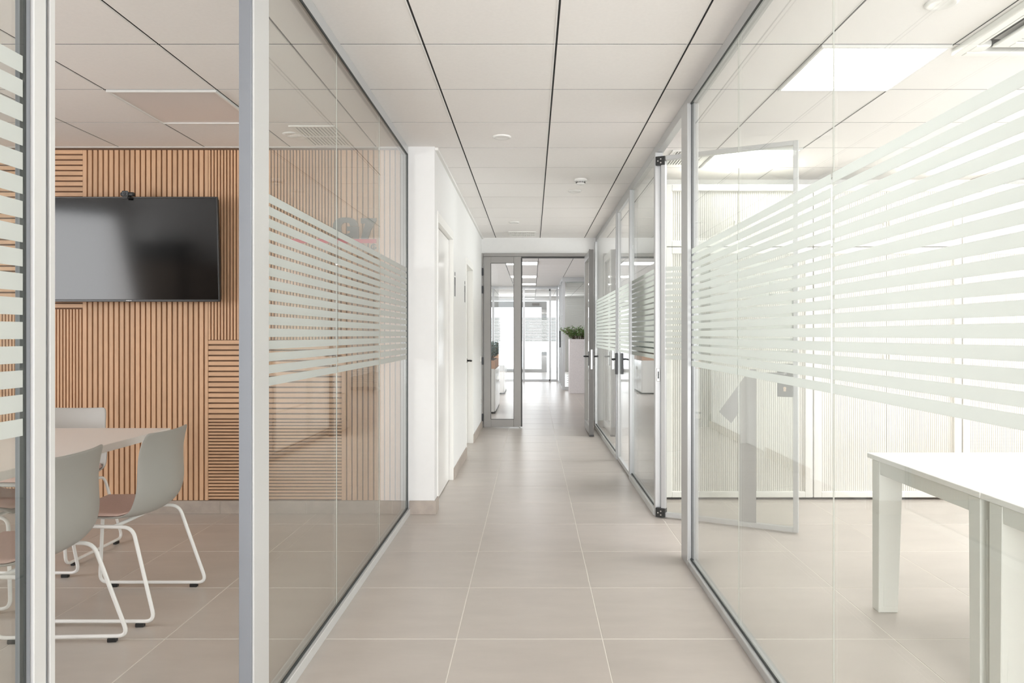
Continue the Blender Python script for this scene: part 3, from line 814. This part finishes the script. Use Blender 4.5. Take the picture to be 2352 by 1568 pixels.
def make_chair(label):
    t = thing('meeting_chair', (0, 0, 0), label, 'chair', 'grey shell chairs around the meeting table')
    prof = [(.222, .430, .180, .0), (.212, .448, .196, .002), (.17, .455, .208, .006), (.09, .450, .216, .012), (.0, .440, .220, .018), (-.08, .434, .221, .024), (-.14, .440, .221, .032),
            (-.178, .464, .220, .040), (-.200, .510, .218, .042), (-.209, .56, .214, .040), (-.206, .615, .209, .036), (-.200, .67, .205, .031), (-.199, .725, .202, .027), (-.206, .775, .199, .022), (-.215, .803, .190, .019), (-.218, .813, .172, .017)]
    nu = 14
    P = []
    for i, (x, z, hw, c) in enumerate(prof):
        a = prof[max(i - 1, 0)]; b = prof[min(i + 1, len(prof) - 1)]
        tx_, tz_ = b[0] - a[0], b[1] - a[1]; L = math.hypot(tx_, tz_)
        nx, nz = tz_ / L, -tx_ / L          # towards the sitter
        row = []
        for k in range(nu + 1):
            u = -1 + 2 * k / nu
            d = c * abs(u) ** 2.2
            row.append(Vector((x + nx * d, hw * u, z + nz * d)))
        P.append((row, Vector((nx, 0, nz))))
    bm = bmesh.new()
    top_ = [[bm.verts.new(p + n * .004) for p in row] for row, n in P]
    bot_ = [[bm.verts.new(p - n * .005) for p in row] for row, n in P]
    R = len(P)
    for i in range(R - 1):
        for k in range(nu):
            bm.faces.new((top_[i][k], top_[i][k + 1], top_[i + 1][k + 1], top_[i + 1][k]))
            bm.faces.new((bot_[i][k], bot_[i + 1][k], bot_[i + 1][k + 1], bot_[i][k + 1]))
        for k in (0, nu): bm.faces.new((top_[i][k], bot_[i][k], bot_[i + 1][k], top_[i + 1][k]))
    for i in (0, R - 1):
        for k in range(nu): bm.faces.new((top_[i][k], top_[i][k + 1], bot_[i][k + 1], bot_[i][k]))
    sh = link('shell', to_mesh(bm, 'shell', True, 'shell'), t)
    md = sh.modifiers.new('smooth', 'SUBSURF'); md.levels = 1; md.render_levels = 2
    bm = bmesh.new()
    rows = []
    for i in range(1, 8):
        row, n = P[i]
        g = .93 if i not in (1, 7) else .86
        rows.append([(Vector((p.x, p.y * g, p.z)) + n * .004, n) for p in row])
    T = [[bm.verts.new(p + n * (.013 if 0 < i < 6 and 0 < k < nu else .004)) for k, (p, n) in enumerate(r)] for i, r in enumerate(rows)]
    B = [[bm.verts.new(p) for p, n in r] for r in rows]
    for i in range(6):
        for k in range(nu):
            bm.faces.new((T[i][k], T[i][k + 1], T[i + 1][k + 1], T[i + 1][k])); bm.faces.new((B[i][k], B[i + 1][k], B[i + 1][k + 1], B[i][k + 1]))
        for k in (0, nu): bm.faces.new((T[i][k], B[i][k], B[i + 1][k], T[i + 1][k]))
    for i in (0, 6):
        for k in range(nu): bm.faces.new((T[i][k], T[i][k + 1], B[i][k + 1], B[i][k]))
    tag(link('seat_pad', to_mesh(bm, 'seat_cloth', True, 'seat_pad'), t), 'dusty pink seat pad')
    for s in (-1, 1):
        sl = tube('sled_leg', [(.215, s * .195, .420), (.262, s * .245, .0225), (-.268, s * .245, .0225), (-.150, s * .205, .415)], .0082, 'white_steel', t, closed=True, fr=.045, seg=10)
        for x in (.19, -.205): box('foot', (x - .018, x + .018, s * .245 - .010, s * .245 + .010, 0, .016), 'black_plastic', sl, .002)
    for x in (.13, -.07): tube('cross_bar', [(x, -.20, .4175), (x, .20, .4175)], .008, 'white_steel', t)
    return t


def copy_tree(o, parent=None):
    c = o.copy(); C.objects.link(c); c.parent = parent
    for ch in list(o.children): copy_tree(ch, c)
    return c


ch0 = make_chair('grey shell chair with pink pad on the near long side, at the table corner by slatted wall')
spots = [((-1.885, 3.335), 180, None), ((-1.905, 2.685), 182.5, 'grey shell chair half hidden by the near door post, back towards the corridor'),
         ((-2.735, 4.11), -90, 'grey shell chair at the head of the table under the television'), ((-2.60, 3.475), 0, 'grey shell chair tucked under the far long side of the meeting table')]
kids = list(ch0.children)
for i, ((x, y), a, lab) in enumerate(spots):
    o = ch0 if i == 0 else copy_tree(ch0)
    o.location = (x, y, 0); o.rotation_euler = (0, 0, math.radians(a))
    if lab: o['label'] = lab
    else: o['label'] = 'grey shell chair with pink pad seen whole through the doorway at the table corner'

# tall cabinets on the rear side of the meeting room (seen in the television's reflection)
for x0, x1, z1, lab in ((-5.2, -4.62, 1.70, 'tall brown cabinet with a black box on top, reflected in the television'), (-4.5, -3.9, 1.66, 'tall brown cabinet reflected at the edge of the television')):
    t = thing('storage_cabinet', ((x0 + x1) / 2, .25, 0), lab, 'cabinet', 'brown cabinets of the meeting room')
    box('carcass', (x0, x1, .03, .44, 0, z1), 'brown_board', t, .003)
    for k in range(2):
        a = x0 + (x1 - x0) * k / 2
        box('door', (a + .004, a + (x1 - x0) / 2 - .004, .44, .46, .06, z1 - .01), 'brown_board', t, .002)
t = thing('storage_box', (-4.95, .25, 1.70), 'black storage box on top of the tall brown cabinet', 'box')
box('body', (-5.2, -4.66, .05, .42, 1.70, 1.93), 'charcoal', t, .006); box('lid', (-5.21, -4.65, .04, .43, 1.93, 1.96), 'charcoal', t, .004)

# ------------------------------------------------------------------ office: cream tambour cabinets
YC = 5.46


def tambour(name, x0, x1, z0, z1, label, group, handle_z, plinth):
    t = thing(name, ((x0 + x1) / 2, YC + .2, z0), label, 'cabinet', group)
    st = .058
    if plinth:
        box('plinth', (x0, x1, YC + .04, YC + .42, z0, z0 + .018), 'charcoal', t); z0 += .018  # charcoal colour draws the shadow line under the cabinet
    box('carcass', (x0, x1, YC + .045, YC + .44, z0, z1), 'cabinet_cream', t)
    fr = frame('frame', 'x', x0 + .002, x1 - .002, z0, z1 - .001, YC, YC + .05, st, 'cabinet_cream', t, .004, wb=.045, wt=.05)
    xm = (x0 + x1) / 2
    for a, b in ((x0 + st, xm - .0015), (xm + .0015, x1 - st)):
        n = int((b - a) / .0155); p = (b - a) / n
        bm = bmesh.new(); c = Vector(((a + b) / 2, YC + .022, z0 + .04)) - world_off(t)
        for k in range(n):
            xa = -(b - a) / 2 + k * p; zh = z1 - z0 - .085
            v = [(xa, .008), (xa + .0015, .0015), (xa + p * .5, 0), (xa + p - .0015, .0015), (xa + p, .008)]
            lo_ = [bm.verts.new((x, y, 0)) for x, y in v]; hi_ = [bm.verts.new((x, y, zh)) for x, y in v]
            for q in range(4): bm.faces.new((lo_[q], lo_[q + 1], hi_[q + 1], hi_[q]))
        d = link('tambour_door', to_mesh(bm, 'tambour_cream', name='tambour_door'), t, c)
        hx = b - .02 if b < xm else a + .02
        box('handle', (hx - .005, hx + .005, YC + .008, YC + .024, handle_z - .02, handle_z + .02), 'cabinet_cream', d, .002)
    return t


cx = [1.0, 2.135, 3.265, 4.395]
where = ['behind the open glass door', 'behind the white desks', 'against the far office end']
for k in range(3):
    tambour('tambour_cabinet', cx[k], cx[k + 1] - .004, 0, 1.916, 'tall cream tambour door cabinet standing ' + where[k], 'tall cream tambour cabinets', 1.08, True)
    tambour('top_cabinet', cx[k], cx[k + 1] - .004, 1.920, 2.392, 'low cream tambour cabinet stacked on tall cabinet ' + where[k], 'low cream cabinets on top', 2.10, False)

# ------------------------------------------------------------------ office desks
def desk(x0, x1, y0, y1, label):
    t = thing('office_desk', ((x0 + x1) / 2, (y0 + y1) / 2, 0), label, 'desk', 'white desks in the office')
    z = .708
    box('desk_top', (x0 - .015, x1, y0, y1, z - .022, z), 'desk_white', t, .002)
    boxes('apron', [(x0 + .002, x0 + .05, y0 + .09, y1 - .09, z - .085, z - .026), (x0 + .11, x1 - .11, y0 + .05, y0 + .075, z - .085, z - .026), (x0 + .11, x1 - .11, y1 - .075, y1 - .05, z - .085, z - .026), (x1 - .05, x1 - .002, y0 + .09, y1 - .09, z - .085, z - .026)], 'desk_edge', t, .002)
    box('spacer', (x0 + .012, x1 - .012, y0 + .03, y1 - .03, z - .0265, z - .0215), 'desk_edge', t)
    o = world_off(t)
    for sx in (0, 1):
        for sy in (0, 1):
            xa = x0 if not sx else x1; ya = (y0 + .02) if not sy else (y1 - .02)
            ix = 1 if not sx else -1; iy = 1 if not sy else -1
            bm = bmesh.new()
            T = [(xa, ya), (xa + ix * .108, ya), (xa + ix * .108, ya + iy * .070), (xa, ya + iy * .070)]
            B = [(xa, ya), (xa + ix * .088, ya), (xa + ix * .088, ya + iy * .062), (xa, ya + iy * .062)]
            hi = [bm.verts.new((x - o.x, y - o.y, z - .0262)) for x, y in T]; lo = [bm.verts.new((x - o.x, y - o.y, .0)) for x, y in B]
            bm.faces.new(hi); bm.faces.new(lo)
            for q in range(4): bm.faces.new((hi[q], hi[(q + 1) % 4], lo[(q + 1) % 4], lo[q]))
            bmesh.ops.bevel(bm, geom=list(bm.edges), offset=.003, segments=1, affect='EDGES')
            lg_ = link('leg', to_mesh(bm, 'desk_edge', name='leg'), t)
            yq = min(ya, ya + iy * .062)
            box('leg_cover', (min(xa + ix * .022, xa + ix * .082), max(xa + ix * .022, xa + ix * .082), yq - .0025, yq + .002, .03, z - .10), 'desk_edge', lg_, .001)


desk(1.56, 3.16, 2.487, 3.325, 'white desk with slab legs standing nearer the cream cabinets')
desk(1.56, 3.16, 1.640, 2.480, 'white desk pushed against its twin, farther from the cream cabinets')

# ------------------------------------------------------------------ lobby planters and plants
def plant(name, c, rx, ry, h, n, mleaf, label, group, lsize=.055, droop=.25, seed=1):
    rnd = random.Random(seed)
    t = thing(name, c, label, 'plant', group)
    bl, bs = bmesh.new(), bmesh.new()
    for i in range(n):
        a = rnd.uniform(0, 2 * math.pi); q = math.sqrt(rnd.random())
        b = Vector((rx * .6 * q * math.cos(a), ry * .6 * q * math.sin(a), .005))
        tip = b + Vector((rx * .75 * q * math.cos(a) + rnd.uniform(-.05, .05), ry * .75 * q * math.sin(a) + rnd.uniform(-.05, .05), h * rnd.uniform(.55, 1.0) * (1 - droop * q)))
        mid = (b + tip) / 2 + Vector((0, 0, .06 * h))
        pts = [b, mid, tip]
        add_tube(bs, pts, .0035, seg=5)
        for j in range(13):
            s = rnd.uniform(.25, 1.0)
            p = b.lerp(mid, s * 2) if s < .5 else mid.lerp(tip, s * 2 - 1)
            d = Vector((rnd.gauss(0, 1), rnd.gauss(0, 1), rnd.gauss(.4, .7))).normalized()
            w = d.cross(Vector((rnd.gauss(0, 1), rnd.gauss(0, 1), rnd.gauss(0, 1)))).normalized()
            L = lsize * rnd.uniform(.6, 1.2)
            if min(p.z, (p + d * L).z, (p + d * L * .45).z - L * .2) < .004: continue
            k = [p, p + d * L * .45 + w * L * .2, p + d * L, p + d * L * .45 - w * L * .2]
            bl.faces.new([bl.verts.new(v) for v in k])
    tag(link('foliage', to_mesh(bl, mleaf, name='foliage'), t), kind='stuff')
    tag(link('stems', to_mesh(bs, 'stem', True, 'stems'), t), kind='stuff')
    return t


pl = thing('tall_planter', (1.02, 15.6, 0), 'tall square speckled stone planter holding a green bush', 'planter')
px0, px1, py0, py1 = .80, 1.24, 15.38, 15.82
boxes('pot', [(px0, px1, py0, py1, 0, 1.10), (px0, px0 + .03, py0, py1, 1.10, 1.16), (px1 - .03, px1, py0, py1, 1.10, 1.16), (px0 + .03, px1 - .03, py0, py0 + .03, 1.10, 1.16), (px0 + .03, px1 - .03, py1 - .03, py1, 1.10, 1.16)], 'planter_stone', pl, .004)
box('soil', (px0 + .03, px1 - .03, py0 + .03, py1 - .03, 1.095, 1.155), 'soil', pl)
plant('bushy_plant', (1.02, 15.6, 1.156), .30, .24, .34, 90, 'leaf_green', 'bushy green plant growing in the tall stone planter', None, .055, .3, 3)
for k, (ya, yb) in enumerate(((11.43, 12.85), (15.2, 16.5))):
    w = ['nearer the double door', 'farther down the lobby'][k]
    cb = thing('low_cabinet', (-.80, (ya + yb) / 2, 0), 'low white cabinet under a wooden planter box, ' + w, 'cabinet', 'white lobby cabinets')
    box('plinth', (-1.02, -.585, ya + .02, yb - .02, 0, .03), 'charcoal', cb)
    box('carcass', (-1.03, -.60, ya, yb, .03, .712), 'white_paint', cb, .002)
    ym = (ya + yb) / 2
    for a, b in ((ya + .004, ym - .002), (ym + .002, yb - .004)):
        dr = box('door', (-.598, -.578, a, b, .04, .705), 'white_lacquer', cb, .002)
        hy = b - .06 if b < ym + .01 else a + .06
        box('handle', (-.578, -.560, hy - .008, hy + .008, .50, .56), 'steel', dr, .002)
    pb = thing('planter_box', (-.80, (ya + yb) / 2, .712), 'brown wooden planter box on the low white cabinet, ' + w, 'planter box', 'wooden planter boxes')
    boxes('board', [(-1.02, -1.0, ya + .01, yb - .01, .712, .845), (-.61, -.59, ya + .01, yb - .01, .712, .845), (-1.0, -.61, ya + .01, ya + .03, .712, .845), (-1.0, -.61, yb - .03, yb - .01, .712, .845)], 'planter_wood', pb, .002)
    box('soil', (-1.0, -.61, ya + .03, yb - .03, .715, .842), 'soil', pb)
    plant('box_plant', (-.80, (ya + yb) / 2, .844), .26, (yb - ya) * .42, .27, 110, 'leaf_grey', 'grey-green plants growing in the wooden planter box ' + w, 'plants in wooden boxes', .06, .1, 11 + k)
